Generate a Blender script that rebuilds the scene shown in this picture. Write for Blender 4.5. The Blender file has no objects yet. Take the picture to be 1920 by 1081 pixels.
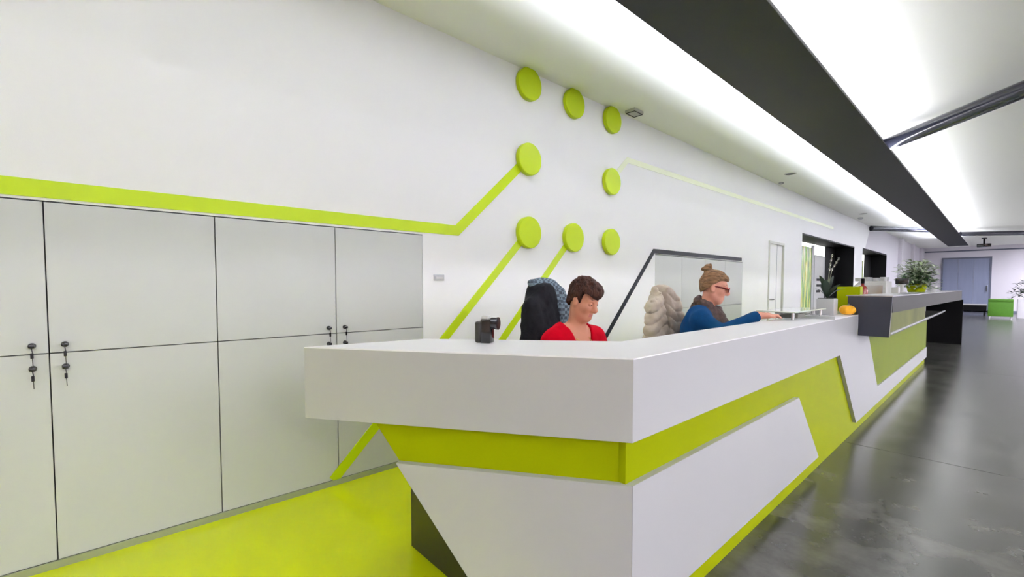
import bpy, bmesh, math, random
import numpy as np
from mathutils import Vector, Matrix
random.seed(7)
R = math.radians
scene = bpy.context.scene
C = scene.collection

# ------------------------------------------------------------------ camera
cam = bpy.data.cameras.new('camera'); camo = bpy.data.objects.new('camera', cam); C.objects.link(camo)
cam.sensor_width = 36.0; cam.lens = 830 / 1920 * 36.0
cam.shift_y = (571 - 540.5) / 1920
cam.clip_start = 0.05; cam.clip_end = 200
camo.location = (0, 0, 1.25); camo.rotation_euler = (R(90 - 2.3457), 0, R(47.92))
scene.camera = camo
# ------------------------------------------------------------------ world, exposure
w = bpy.data.worlds.new('world'); scene.world = w; w.use_nodes = True
w.node_tree.nodes['Background'].inputs[0].default_value = (0.9, 0.95, 1, 1)
w.node_tree.nodes['Background'].inputs[1].default_value = 0.3
scene.view_settings.view_transform = 'Standard'; scene.view_settings.look = 'None'
scene.view_settings.gamma = 1; scene.view_settings.use_curve_mapping = False
scene.view_settings.exposure = 0.72
STRIP = 215.0     # emission strength of the hidden cove strip towards the wall
STRIPR = 32.0     # the beam's other strip, towards the hall
LUM = 116.0        # diffusers of the unseen luminaires added to brighten the hall
HALL = 360.0       # strips on the unseen second beam, added as fill light

# ------------------------------------------------------------------ materials
def lin(c):
    return tuple((v / 255 / 12.92 if v / 255 <= .04045 else ((v / 255 + .055) / 1.055) ** 2.4) for v in c)
MATS = {}
def mat(name, rgb, rough=.5, metal=0, spec=.5, noise=0, nscale=8, bump=0, bscale=60, emit=0, coat=0, trans=0, stretch=None):
    if name in MATS: return MATS[name]
    m = bpy.data.materials.new(name); m.use_nodes = True; MATS[name] = m
    nt = m.node_tree; b = nt.nodes['Principled BSDF']
    c = lin(rgb)
    b.inputs['Base Color'].default_value = (*c, 1); b.inputs['Roughness'].default_value = rough
    b.inputs['Metallic'].default_value = metal; b.inputs['Specular IOR Level'].default_value = spec
    b.inputs['Coat Weight'].default_value = coat; b.inputs['Coat Roughness'].default_value = .08
    b.inputs['Transmission Weight'].default_value = trans
    if emit:
        b.inputs['Emission Color'].default_value = (*c, 1); b.inputs['Emission Strength'].default_value = emit
    tc = nt.nodes.new('ShaderNodeTexCoord'); mp = nt.nodes.new('ShaderNodeMapping')
    if stretch: mp.inputs['Scale'].default_value = stretch
    nt.links.new(tc.outputs['Object'], mp.inputs[0])
    if noise:
        n = nt.nodes.new('ShaderNodeTexNoise'); n.inputs['Scale'].default_value = nscale; n.inputs['Detail'].default_value = 5
        nt.links.new(mp.outputs[0], n.inputs['Vector'])
        r = nt.nodes.new('ShaderNodeValToRGB')
        r.color_ramp.elements[0].position = .3; r.color_ramp.elements[1].position = .7
        r.color_ramp.elements[0].color = (*[v * (1 - noise) for v in c], 1)
        r.color_ramp.elements[1].color = (*[min(1, v * (1 + noise)) for v in c], 1)
        nt.links.new(n.outputs['Fac'], r.inputs[0]); nt.links.new(r.outputs[0], b.inputs['Base Color'])
    if bump:
        n = nt.nodes.new('ShaderNodeTexNoise'); n.inputs['Scale'].default_value = bscale
        nt.links.new(mp.outputs[0], n.inputs['Vector'])
        bp = nt.nodes.new('ShaderNodeBump'); bp.inputs['Strength'].default_value = bump; bp.inputs['Distance'].default_value = .01
        nt.links.new(n.outputs['Fac'], bp.inputs['Height']); nt.links.new(bp.outputs[0], b.inputs['Normal'])
    return m
M_wall = mat('wall_paint', (251, 251, 252), .55, noise=.01, nscale=1.5, bump=.03, bscale=200)
M_ceil = mat('ceiling_paint', (247, 248, 242), .8)
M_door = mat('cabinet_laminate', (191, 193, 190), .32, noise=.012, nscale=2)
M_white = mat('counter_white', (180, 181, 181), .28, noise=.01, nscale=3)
M_toplit = mat('counter_white_lit_top', (250, 249, 251), .4, noise=.006, nscale=3)  # whiter copy of the counter laminate; the lit top's brightness put into colour
M_back = mat('back_wall_warm_bounce', (214, 188, 164), .6)  # warm tint made up so this unseen wall warms the counter end
M_lime = mat('lime_lacquer', (142, 153, 4), .4, spec=.03, noise=.02, nscale=3)
M_limed = mat('lime_disc_paint', (172, 194, 6), .38, spec=.25)
M_paint = mat('lime_wall_paint', (176, 200, 10), .3, spec=.3)
M_glarelime = mat('lime_wall_paint_glare', (234, 240, 206), .3)  # lime stripe under glare; the glare is put into the colour
M_blackpaint = mat('black_wall_paint', (20, 22, 28), .5, spec=.15)
M_beam = mat('beam_dark_grey', (24, 24, 22), .5, spec=.25, noise=.04, nscale=4)
M_frame = mat('pale_grey_frame', (196, 198, 188), .4)
M_steel = mat('dark_painted_steel', (44, 46, 58), .22, spec=.6)
M_dark = mat('dark_grey_laminate', (28, 28, 22), .4, noise=.04)
M_bar = mat('bar_anthracite', (38, 42, 54), .3, noise=.05, nscale=6)
M_barsheen = mat('bar_band_sheen', (72, 72, 70), .5, spec=.04, noise=.04, nscale=5, stretch=(1, .2, 8))  # lighter copy of the bar laminate; its side reflection put into colour
M_black = mat('matt_black', (5, 5, 6), .6, spec=.12)
M_blackg = mat('gloss_black', (12, 12, 14), .18)
M_olive = mat('olive_green_glass', (112, 126, 20), .4, spec=.03, noise=.03, nscale=3)
M_glass = mat('grey_green_glass_panel', (98, 102, 52), .4, noise=.25, nscale=3, spec=.03)
M_alu = mat('aluminium', (205, 205, 205), .25, metal=.8)
M_chrome = mat('chrome', (190, 190, 190), .15, metal=1)
M_base = mat('baseboard_grey_green', (140, 146, 110), .35)
M_bluegrey = mat('blue_grey_door', (124, 132, 156), .45, noise=.05, nscale=3, stretch=(3, 1, .3))
M_bluegreyd = mat('blue_grey_frame', (92, 98, 114), .45)
M_farwall = mat('far_wall_paint', (212, 209, 216), .6)
M_glow = mat('led_white', (234, 237, 255), .5, emit=STRIP)
M_glowr = mat('led_white_hall_side', (246, 246, 255), .5, emit=STRIPR)
M_glow2 = mat('led_white_fill_beam', (248, 242, 255), .5, emit=HALL)  # strips of the added, unseen second beam
M_lum = mat('fill_luminaire_diffuser', (244, 241, 255), .5, emit=LUM)  # glow of the added, unseen luminaires
M_panel = mat('lit_display_white', (250, 252, 246), .5, emit=1.1)
M_greenbox = mat('bright_green_upholstery', (62, 112, 6), .7, noise=.06, nscale=20)
M_leaf = mat('leaf_green', (58, 96, 48), .45, noise=.3, nscale=12)
M_leafp = mat('leaf_pale_grey_green', (168, 184, 150), .5, noise=.25, nscale=14)
M_leafd = mat('leaf_dark', (26, 44, 30), .4, noise=.25, nscale=12)
M_stem = mat('stem_grey', (120, 126, 104), .6)
M_petal = mat('petal_white', (224, 222, 214), .5)
M_orange = mat('orange_rind', (250, 178, 24), .45, noise=.12, nscale=15)
M_red = mat('red_glass', (130, 34, 18), .2)
M_greyplastic = mat('light_grey_plastic', (190, 190, 186), .4, noise=.03)
M_skin = mat('skin', (196, 134, 104), .5, noise=.04, nscale=20)
M_skin2 = mat('skin_fair', (208, 146, 122), .5, noise=.04, nscale=20)
M_lip = mat('lips', (186, 104, 98), .4)
M_eye = mat('eye_white', (196, 178, 168), .2)
M_iris = mat('iris_dark', (40, 28, 22), .2)
M_hair1 = mat('hair_dark_brown', (50, 29, 21), .75, spec=.15, noise=.75, nscale=70, bump=1, bscale=130, stretch=(1, 1, .22))
M_hair2 = mat('hair_ash_blond', (112, 84, 58), .7, spec=.2, noise=.6, nscale=70, bump=1, bscale=130, stretch=(.25, 1, 1))
M_sweater = mat('red_knit', (166, 2, 24), .9, spec=.05, noise=.08, nscale=40, bump=.2, bscale=220)
M_blue = mat('blue_knit', (8, 52, 92), .9, spec=.1, noise=.12, nscale=30, bump=.2, bscale=200)
M_jeans = mat('dark_denim', (38, 44, 62), .8, noise=.1, nscale=60)
M_scarf = mat('brown_patterned_scarf', (58, 40, 36), .85, noise=.6, nscale=45, bump=.4, bscale=120)
M_jacket = mat('black_jacket_fabric', (9, 10, 15), .8, spec=.2, noise=.2, nscale=20, bump=.3, bscale=60)
M_puffer = mat('beige_quilted_nylon', (190, 177, 160), .6, spec=.25, noise=.08, nscale=18, bump=.15, bscale=50)
M_fabric = mat('black_chair_fabric', (22, 23, 26), .8)
M_gold = mat('gold_chain', (210, 170, 90), .3, metal=.8)
M_redframe = mat('dark_red_spectacle_frame', (110, 16, 22), .3)
M_lens = mat('dark_spectacle_lens', (60, 34, 36), .1)

def plaid_mat():
    m = bpy.data.materials.new('grey_blue_plaid'); m.use_nodes = True; nt = m.node_tree; b = nt.nodes['Principled BSDF']
    b.inputs['Roughness'].default_value = .85
    tc = nt.nodes.new('ShaderNodeTexCoord')
    ck = nt.nodes.new('ShaderNodeTexChecker'); ck.inputs['Scale'].default_value = 55
    ck.inputs['Color1'].default_value = (*lin((48, 58, 68)), 1); ck.inputs['Color2'].default_value = (*lin((96, 112, 122)), 1)
    n = nt.nodes.new('ShaderNodeTexNoise'); n.inputs['Scale'].default_value = 25
    mx = nt.nodes.new('ShaderNodeMixRGB'); mx.blend_type = 'OVERLAY'; mx.inputs[0].default_value = .5
    nt.links.new(tc.outputs['Object'], ck.inputs['Vector']); nt.links.new(tc.outputs['Object'], n.inputs['Vector'])
    nt.links.new(ck.outputs[0], mx.inputs[1]); nt.links.new(n.outputs['Fac'], mx.inputs[2]); nt.links.new(mx.outputs[0], b.inputs['Base Color'])
    return m
M_plaid = plaid_mat()

def concrete_mat():
    m = bpy.data.materials.new('polished_concrete'); m.use_nodes = True; nt = m.node_tree; L = nt.links
    b = nt.nodes['Principled BSDF']; b.inputs['Specular IOR Level'].default_value = .85
    tc = nt.nodes.new('ShaderNodeTexCoord')
    def nz(s, d, v=(1, 1, 1)):
        mp = nt.nodes.new('ShaderNodeMapping'); mp.inputs['Scale'].default_value = v; L.new(tc.outputs['Object'], mp.inputs[0])
        n = nt.nodes.new('ShaderNodeTexNoise'); n.inputs['Scale'].default_value = s; n.inputs['Detail'].default_value = d; n.inputs['Roughness'].default_value = .6
        L.new(mp.outputs[0], n.inputs['Vector']); return n
    n1 = nz(3.2, 9); n2 = nz(4, 7)
    r = nt.nodes.new('ShaderNodeValToRGB'); r.color_ramp.elements[0].position = .3; r.color_ramp.elements[1].position = .72
    r.color_ramp.elements[0].color = (*lin((40, 42, 36)), 1); r.color_ramp.elements[1].color = (*lin((98, 98, 92)), 1)
    L.new(n1.outputs['Fac'], r.inputs[0])
    r2 = nt.nodes.new('ShaderNodeValToRGB'); r2.color_ramp.elements[0].position = .3; r2.color_ramp.elements[1].position = .65
    r2.color_ramp.elements[0].color = (.75, .75, .74, 1); r2.color_ramp.elements[1].color = (1, 1, 1, 1)
    L.new(n2.outputs['Fac'], r2.inputs[0])
    mx = nt.nodes.new('ShaderNodeMixRGB'); mx.blend_type = 'MULTIPLY'; mx.inputs[0].default_value = .45
    L.new(r.outputs[0], mx.inputs[1]); L.new(r2.outputs[0], mx.inputs[2])
    last = mx
    # worn stains at fixed places on the floor
    nn = nz(14, 4)
    for (x, y, rad) in ((-.25, 3.72, .05), (-.26, 3.26, .025), (-.30, 3.02, .03)):
        vm = nt.nodes.new('ShaderNodeVectorMath'); vm.operation = 'DISTANCE'; vm.inputs[1].default_value = (x, y, 0)
        L.new(tc.outputs['Object'], vm.inputs[0])
        a = nt.nodes.new('ShaderNodeMath'); a.operation = 'MULTIPLY_ADD'; a.inputs[1].default_value = .22; L.new(nn.outputs['Fac'], a.inputs[0]); L.new(vm.outputs['Value'], a.inputs[2])
        c = nt.nodes.new('ShaderNodeMapRange'); c.inputs['From Min'].default_value = rad + .07; c.inputs['From Max'].default_value = rad + .15
        c.inputs['To Min'].default_value = .66; c.inputs['To Max'].default_value = 1; L.new(a.outputs[0], c.inputs[0])
        m2 = nt.nodes.new('ShaderNodeMixRGB'); m2.blend_type = 'MULTIPLY'; m2.inputs[0].default_value = 1
        L.new(last.outputs[0], m2.inputs[1]); L.new(c.outputs[0], m2.inputs[2]); last = m2
    L.new(last.outputs[0], b.inputs['Base Color'])
    rr = nt.nodes.new('ShaderNodeMapRange'); rr.inputs['To Min'].default_value = .21; rr.inputs['To Max'].default_value = .25
    L.new(n2.outputs['Fac'], rr.inputs[0]); L.new(rr.outputs[0], b.inputs['Roughness'])
    return m
M_conc = concrete_mat()
M_vinyl = mat('lime_floor_coating', (197, 208, 0), .22, noise=.03, nscale=2, spec=.35)

# ------------------------------------------------------------------ helpers
def link(o, parent=None):
    C.objects.link(o)
    if parent: o.parent = parent
    return o
def tag(o, label=None, cat=None, group=None, kind=None):
    if label: o['label'] = label
    if cat: o['category'] = cat
    if group: o['group'] = group
    if kind: o['kind'] = kind
    return o
def empty(name, loc=(0, 0, 0), rz=0, label=None, cat=None, group=None):
    o = bpy.data.objects.new(name, None); o.empty_display_size = .1; link(o)
    o.location = loc; o.rotation_euler = (0, 0, rz); return tag(o, label, cat, group)
def mesh_obj(name, verts, faces, m, parent=None, smooth=False):
    me = bpy.data.meshes.new(name); me.from_pydata([tuple(map(float, v)) for v in verts], [], faces); me.update()
    o = bpy.data.objects.new(name, me); me.materials.append(m); link(o, parent)
    bm = bmesh.new(); bm.from_mesh(me); bmesh.ops.recalc_face_normals(bm, faces=bm.faces); bm.to_mesh(me); bm.free()
    if smooth: me.polygons.foreach_set('use_smooth', [True] * len(me.polygons))
    return o
class B:
    """collects shapes; done() links them as one mesh"""
    def __init__(s): s.bm = bmesh.new()
    def box(s, x0, x1, y0, y1, z0, z1, mtx=None, bev=0):
        bm = bmesh.new()
        vs = [bm.verts.new(p) for p in ((x0, y0, z0), (x1, y0, z0), (x1, y1, z0), (x0, y1, z0), (x0, y0, z1), (x1, y0, z1), (x1, y1, z1), (x0, y1, z1))]
        for f in ((3, 2, 1, 0), (4, 5, 6, 7), (0, 1, 5, 4), (1, 2, 6, 5), (2, 3, 7, 6), (3, 0, 4, 7)): bm.faces.new([vs[i] for i in f])
        return s._merge(bm, mtx, bev)
    def prism(s, poly, axis, a, b, mtx=None, bev=0):
        """poly in the two other axes (x: (y,z), y: (x,z), z: (x,y)) from a to b"""
        def P(p, t): return {'x': (t, p[0], p[1]), 'y': (p[0], t, p[1]), 'z': (p[0], p[1], t)}[axis]
        bm = bmesh.new(); n = len(poly)
        A = [bm.verts.new(P(p, a)) for p in poly]; D = [bm.verts.new(P(p, b)) for p in poly]
        bm.faces.new(A); bm.faces.new(D[::-1])
        for i in range(n): bm.faces.new((A[i], A[(i + 1) % n], D[(i + 1) % n], D[i]))
        return s._merge(bm, mtx, bev)
    def cyl(s, p0, p1, r0, r1=None, n=24, cap=True):
        r1 = r0 if r1 is None else r1
        p0 = Vector(p0); p1 = Vector(p1); d = (p1 - p0)
        q = d.to_track_quat('Z', 'Y').to_matrix()
        bm = bmesh.new()
        A = [bm.verts.new(p0 + q @ Vector((r0 * math.cos(t), r0 * math.sin(t), 0))) for t in [2 * math.pi * i / n for i in range(n)]]
        D = [bm.verts.new(p1 + q @ Vector((r1 * math.cos(t), r1 * math.sin(t), 0))) for t in [2 * math.pi * i / n for i in range(n)]]
        for i in range(n): bm.faces.new((A[i], A[(i + 1) % n], D[(i + 1) % n], D[i]))
        if cap: bm.faces.new(A[::-1]); bm.faces.new(D)
        return s._merge(bm)
    def lathe(s, prof, c=(0, 0, 0), n=28, mtx=None):
        bm = bmesh.new(); rings = []
        for (r, z) in prof:
            rings.append([bm.verts.new((c[0] + max(r, 1e-4) * math.cos(2 * math.pi * i / n), c[1] + max(r, 1e-4) * math.sin(2 * math.pi * i / n), c[2] + z)) for i in range(n)])
        for a, b in zip(rings, rings[1:]):
            for i in range(n): bm.faces.new((a[i], a[(i + 1) % n], b[(i + 1) % n], b[i]))
        bm.faces.new(rings[0][::-1]); bm.faces.new(rings[-1])
        return s._merge(bm, mtx)
    def tube(s, pts, r, n=10):
        pts = [Vector(p) for p in pts]; bm = bmesh.new(); rings = []
        for i, p in enumerate(pts):
            d = (pts[min(i + 1, len(pts) - 1)] - pts[max(i - 1, 0)])
            q = d.to_track_quat('Z', 'Y').to_matrix(); rr = r[i] if isinstance(r, (list, tuple)) else r
            rings.append([bm.verts.new(p + q @ Vector((rr * math.cos(2 * math.pi * k / n), rr * math.sin(2 * math.pi * k / n), 0))) for k in range(n)])
        for a, b in zip(rings, rings[1:]):
            for i in range(n): bm.faces.new((a[i], a[(i + 1) % n], b[(i + 1) % n], b[i]))
        bm.faces.new(rings[0][::-1]); bm.faces.new(rings[-1])
        return s._merge(bm)
    def _merge(s, bm, mtx=None, bev=0):
        bmesh.ops.recalc_face_normals(bm, faces=bm.faces)
        if bev: bmesh.ops.bevel(bm, geom=list(bm.edges), offset=bev, segments=2, profile=.5, affect='EDGES')
        if mtx is not None: bm.transform(mtx)
        me = bpy.data.meshes.new('t'); bm.to_mesh(me); bm.free(); s.bm.from_mesh(me); bpy.data.meshes.remove(me); return s
    def done(s, name, m, parent=None, smooth=False, loc=None):
        if loc is not None: bmesh.ops.translate(s.bm, verts=s.bm.verts, vec=-Vector(loc))
        me = bpy.data.meshes.new(name); s.bm.to_mesh(me); s.bm.free(); me.materials.append(m)
        if smooth: me.shade_smooth(); me.set_sharp_from_angle(angle=R(35))
        o = bpy.data.objects.new(name, me); link(o, parent)
        if loc is not None: o.location = loc
        return o
def struct(o): o['kind'] = 'structure'; return o
def copy_tree(o, parent=None):
    c = o.copy(); C.objects.link(c); c.parent = parent
    for ch in o.children: copy_tree(ch, c)
    return c

# ------------------------------------------------------------------ the shell
WX = -2.79; CL = 3.10; CR = 3.20; YB = -5.0; YF = 31.0; XR = 10.0
# concrete floor: cast slabs with saw-cut joints
fl = struct(B().box(-.9, XR, YB, YF, -.08, -.03).done('floor', M_dark))
edges = [YB, -.65, 4.35, 9.35, 14.35, 19.35, 24.35, YF]
for a, b in zip(edges, edges[1:]):
    B().box(-.86, XR, a + .003, b - .003, -.05, 0).done('slab', M_conc, fl)
    if b > 9.8: B().box(-3.5, -.863, max(a, 9.8) + .003, b - .003, -.05, 0).done('slab', M_conc, fl)
struct(B().box(-3.5, -.861, YB, 9.8, -.08, -.0).done('floor_staff_side', M_vinyl))
# left wall with its recesses: a mesh of the solid pieces
b = B()
T0 = WX - .62
def wl(y0, y1, z0, z1): b.box(T0, WX, y0, y1, z0, z1)
CAB0, CAB1 = -1.456, 1.656
wl(YB, CAB0, 0, CL); wl(CAB0, CAB1, 1.622, CL); wl(CAB1, 4.82, 0, CL); wl(4.82, 7.47, 1.64, CL); wl(7.47, 8.65, 0, CL)
wl(8.65, 9.42, 2.035, CL); wl(9.42, 10.55, 0, CL); wl(10.55, 15.3, 2.35, CL); wl(10.55, 15.3, 0, .5); wl(15.3, 16.4, 0, CL)
b.prism([(16.4, 2.40), (16.75, 2.40), (17.45, CL), (16.4, CL)], 'x', T0, WX)
struct(b.done('wall_left', M_wall))
b = B()
X2 = WX - .07
for (y0, y1, z0, z1) in ((16.4, 20.9, 2.42, CR), (16.4, 20.9, 0, .5), (20.9, YF, 0, CR)): b.box(T0, X2, y0, y1, z0, z1)
struct(b.done('wall_left_rear', M_farwall))
struct(B().box(T0 - .05, T0, YB, YF, 0, CR).done('wall_left_backing', M_wall))
for i, (y, dy, dx) in enumerate(((23.5, .5, .12), (27.3, .25, .1), (30.2, .6, .14))):
    struct(B().box(X2, X2 + dx, y, y + dy, 0, CR).done('trim_pilaster', M_farwall))
struct(B().box(-3.5, XR, YF, YF + .2, 0, CR).done('wall_far', M_farwall))
struct(B().box(-3.5, XR, YF - .03, YF, 0, .12).done('baseboard_far', M_bluegreyd))
struct(B().box(-3.5, XR, YF - .05, YF, 2.97, 3.03).done('trim_1', M_bluegreyd))
struct(B().box(XR, XR + .2, YB, YF, 0, CR).done('wall_right', M_wall))
struct(B().box(-3.5, XR, YB - .2, YB, 0, CR).done('wall_back_unseen', M_back))
struct(B().box(-3.5, -1.2, YB, 17.3, CL, CL + .05).done('ceiling', M_ceil))
b = B(); b.box(-1.2, XR, YB, YF, CR, CR + .05); b.box(-3.5, -1.2, 17.3, YF, CR, CR + .05)
b.box(-1.2, -1.19, YB, 17.3, CL, CR); b.box(-3.5, -1.2, 17.3, 17.31, CL, CR)
struct(b.done('ceiling_hall', M_ceil))
struct(B().box(WX, WX + .012, YB, 17.0, 0, .032).done('baseboard_left', M_base))

# ------------------------------------------------------------------ ceiling beam with hidden light strips
def beam(x0, x1, glow, label, y1=24.0, z=2.80):
    t = empty('ceiling_beam', ((x0 + x1) / 2, 0, z), 0, label, 'beam'); t['kind'] = 'structure'
    cx = (x0 + x1) / 2
    def _p(bb, n, m):
        bmesh.ops.translate(bb.bm, verts=bb.bm.verts, vec=(-cx, 0, -z)); return bb.done(n, m, t)
    _p(B().box(x0, x1, YB, y1, z, z + .012), 'soffit_board', M_beam)
    for sg, xa in ((-1, x0), (1, x1)):
        _p(B().box(*((xa, xa + .012) if sg < 0 else (xa - .055, xa - .047)), YB, y1, z + .012, z + (.05 if sg < 0 else .026)), 'lip', M_beam)
        _p(B().box(xa - sg * .10 - .02, xa - sg * .10 + .02, YB, y1 - .05, z + .012, z + .022), 'light_strip', glow[0] if sg < 0 else glow[1])
    _p(B().box(cx - .06, cx + .06, YB, y1, z + .012, CL + .1), 'hanger_box', M_beam)
beam(-1.455, -.905, (M_glow, M_glowr), 'long dark grey ceiling beam with white light glowing along both edges')
beam(2.9, 3.46, (M_glow2, M_glow2), 'unseen ceiling beam added with fill strips, parallel to the one over the counter', 30)  # second beam is unseen, added for the light of its strips

# unseen linear luminaires, added to brighten the wall and the far end
def added_luminaire(x, y):
    t = empty('fill_luminaire', (x, y, CR), 0, 'unseen fill lamp added over the open side of the hall', 'added_luminaire', 'added fill luminaires of the hall')
    B().box(-.09, .09, -.8, .8, -.08, 0, bev=.004).done('housing', M_alu, t)
    B().box(-.075, .075, -.78, .78, -.085, -.08).done('fill_diffuser', M_lum, t)
for x in (4.9, 7.9):
    for y in range(-3, 30, 3): added_luminaire(x, y)
for y in (20.0, 23.0, 26.0, 29.0): added_luminaire(1.9, y)

# diagonal steel tubes under the ceiling
def steel(p0, p1, r, label):
    o = B().cyl(p0, p1, r, n=28).done('bracing_tube', M_steel, smooth=True)
    return tag(o, label, 'steel tube', 'diagonal ceiling bracing tubes')
steel((-1.02, 7.16, 3.0), (2.1, 4.04, 3.0), .078, 'dark steel bracing tube meeting the beam above the white counter')
steel((-1.02, 21.36, 3.03), (1.9, 23.7, 3.03), .075, 'dark steel bracing tube crossing the ceiling before the grey double door')
steel((-2.74, 17.22, 3.02), (-1.5, 19.18, 3.02), .075, 'dark steel bracing tube between beam and wall by the black window recesses')

# ------------------------------------------------------------------ cabinets
def key_lock(parent, y, z, key=True):
    x = WX + .004
    lk = B().lathe([(.013, 0), (.013, .008), (.010, .014), (0, .014)], n=16, mtx=Matrix.Translation((x, y, z)) @ Matrix.Rotation(R(90), 4, 'Y')).box(x + .012, x + .03, y - .010, y + .010, z - .008, z + .008, bev=.003).done('lock', M_blackg, parent, True)
    if key:
        B().tube([(x + .024, y, z - .006), (x + .026, y + .003, z - .03)], .0018, 6).box(x + .022, x + .028, y - .004, y + .006, z - .052, z - .028, bev=.002).tube([(x + .025, y + .002, z - .05), (x + .026, y + .003, z - .085)], .0014, 6).done('key', M_blackg, parent)
    return lk
def cabinet(y0, y1, ztop, lock, label, group, zmid=.958):
    t = empty('wall_cabinet', (WX - .3, (y0 + y1) / 2, 0), 0, label, 'cabinet', group)
    off = Vector((WX - .3, (y0 + y1) / 2, 0))
    made = []
    g = .0022
    bb = B(); d0 = WX - .56
    bb.box(d0, d0 + .01, y0 + .002, y1 - .002, .03, ztop - .002); bb.box(d0, WX - .02, y0 + .002, y0 + .018, .03, ztop - .002); bb.box(d0, WX - .02, y1 - .018, y1 - .002, .03, ztop - .002)
    bb.box(d0, WX - .02, y0, y1, .012, .03); bb.box(d0, WX - .02, y0 + .002, y1 - .002, ztop - .018, ztop - .002); bb.box(d0, WX - .02, y0 + .018, y1 - .018, zmid - .009, zmid + .009)
    made.append(bb.done('body', M_dark, t))
    for (a, c, lz) in ((.034, zmid - g, .897), (zmid + g, ztop - .004, .995)):
        dr = B().box(WX - .02, WX + .001, y0 + g, y1 - g, a, c, bev=.0012).done('door', M_door, t)
        made.append(dr)
        if lock:
            n0 = len(bpy.data.objects)
            ly = y1 - .05 if lock == 'r' else y0 + .05
            key_lock(dr, ly, lz)
    for o in made: o.location = -off
G1 = 'white wall cabinets with key locks'
cabinet(-1.456, -.834, 1.62, 'l', 'white wall cabinet furthest from the wall discs in its row', G1)
cabinet(-.834, -.212, 1.62, 'r', 'white two-door wall cabinet with keys hanging at its right edge, far from wall switch', G1)
cabinet(-.212, .41, 1.62, 'l', 'white two-door wall cabinet with keys at its left edge under lime stripe', G1)
cabinet(.41, 1.037, 1.62, 'r', 'white two-door wall cabinet with keys at its right edge, partly behind counter tip', G1)
cabinet(1.037, 1.656, 1.62, 'l', 'white two-door wall cabinet beside the wall switch, crossed by diagonal lime stripe', G1)
wd = (7.47 - 4.82) / 4
for i in range(4):
    cabinet(4.82 + i * wd, 4.82 + (i + 1) * wd, 1.635, None, 'plain white wall cabinet under the black stripe, %s from the stripe bend' % ('first', 'second', 'third', 'fourth')[i], 'plain white cabinets under the black stripe', .972)

# ------------------------------------------------------------------ painted stripes and discs on the wall
def stripe(pts, wdt, m, label, name='wall_stripe', x0=WX - .002, x1=WX + .0035):
    """mitred ribbon along points (y,z)"""
    P = [Vector(p) for p in pts]; Lf = []; Rt = []
    for i, p in enumerate(P):
        d0 = (p - P[i - 1]).normalized() if i else None; d1 = (P[i + 1] - p).normalized() if i < len(P) - 1 else None
        n0 = Vector((-d0.y, d0.x)) if d0 else None; n1 = Vector((-d1.y, d1.x)) if d1 else None
        if n0 and n1: n = (n0 + n1).normalized(); k = wdt / 2 / n.dot(n0)
        else: n = n0 or n1; k = wdt / 2
        Lf.append(p + n * k); Rt.append(p - n * k)
    o = B().prism([tuple(p) for p in Lf + Rt[::-1]], 'x', x0, x1).done(name, m)
    return tag(o, label, 'stripe', 'painted stripes on the white wall')
ZR = (2.976, 2.343, 1.717); YR = (2.695, 3.29, 3.90)
stripe([(-5, 1.663), (1.955, 1.675), (2.66, 2.32)], .076, M_paint, 'lime stripe running above the cabinets and bending up to a disc')
stripe([(1.0, .033), (2.68, 1.70)], .064, M_paint, 'diagonal lime stripe crossing the end cabinet up to a disc', x1=WX + .006)
stripe([(1.66, .033), (3.27, 1.70)], .064, M_paint, 'diagonal lime stripe descending behind the black jacket')
stripe([(3.92, 2.36), (4.22, 2.63), (13.0, 2.66)], .06, M_glarelime, 'lime stripe paled by painted-in glare, bending from a disc along the upper wall')
stripe([(3.17, .033), (4.785, 1.672), (7.42, 1.68)], .052, M_blackpaint, 'black stripe bending over the plain cabinets behind the women', x1=WX + .006)
rows = ('top', 'middle', 'bottom')
dl = {(0, 0): 'lime wall disc in the top row touching the ceiling, furthest from the ceiling sensor',
      (0, 1): 'lime wall disc in the middle of the top row under the ceiling', (0, 2): 'lime wall disc under the ceiling beside the sensor',
      (1, 0): 'lime wall disc at the upper end of the bent lime stripe', (1, 2): 'lime wall disc at the start of the stripe with painted-in glare',
      (2, 0): 'lime wall disc above the stripe that crosses the end cabinet', (2, 1): 'lime wall disc above the stripe behind the black jacket',
      (2, 2): 'lime wall disc in the bottom row without any stripe'}
for (i, j), lab in dl.items():
    o = B().lathe([(.128, 0), (.136, .004), (.136, .040), (.130, .046), (0, .046)], n=56, mtx=Matrix.Translation((WX, YR[j], ZR[i])) @ Matrix.Rotation(R(90), 4, 'Y')).done('wall_disc', M_limed, smooth=True)
    tag(o, lab, 'disc', 'lime discs on the wall')
sw = empty('wall_switch', (WX, 1.79, 1.317), 0, 'small white switch plate on the wall beside the end cabinet', 'switch')
B().box(0, .008, -.045, .045, -.022, .022, bev=.002).done('plate', M_white, sw)
B().box(.008, .012, -.03, .03, -.012, .004, bev=.001).done('rocker', M_greyplastic, sw)

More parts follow.
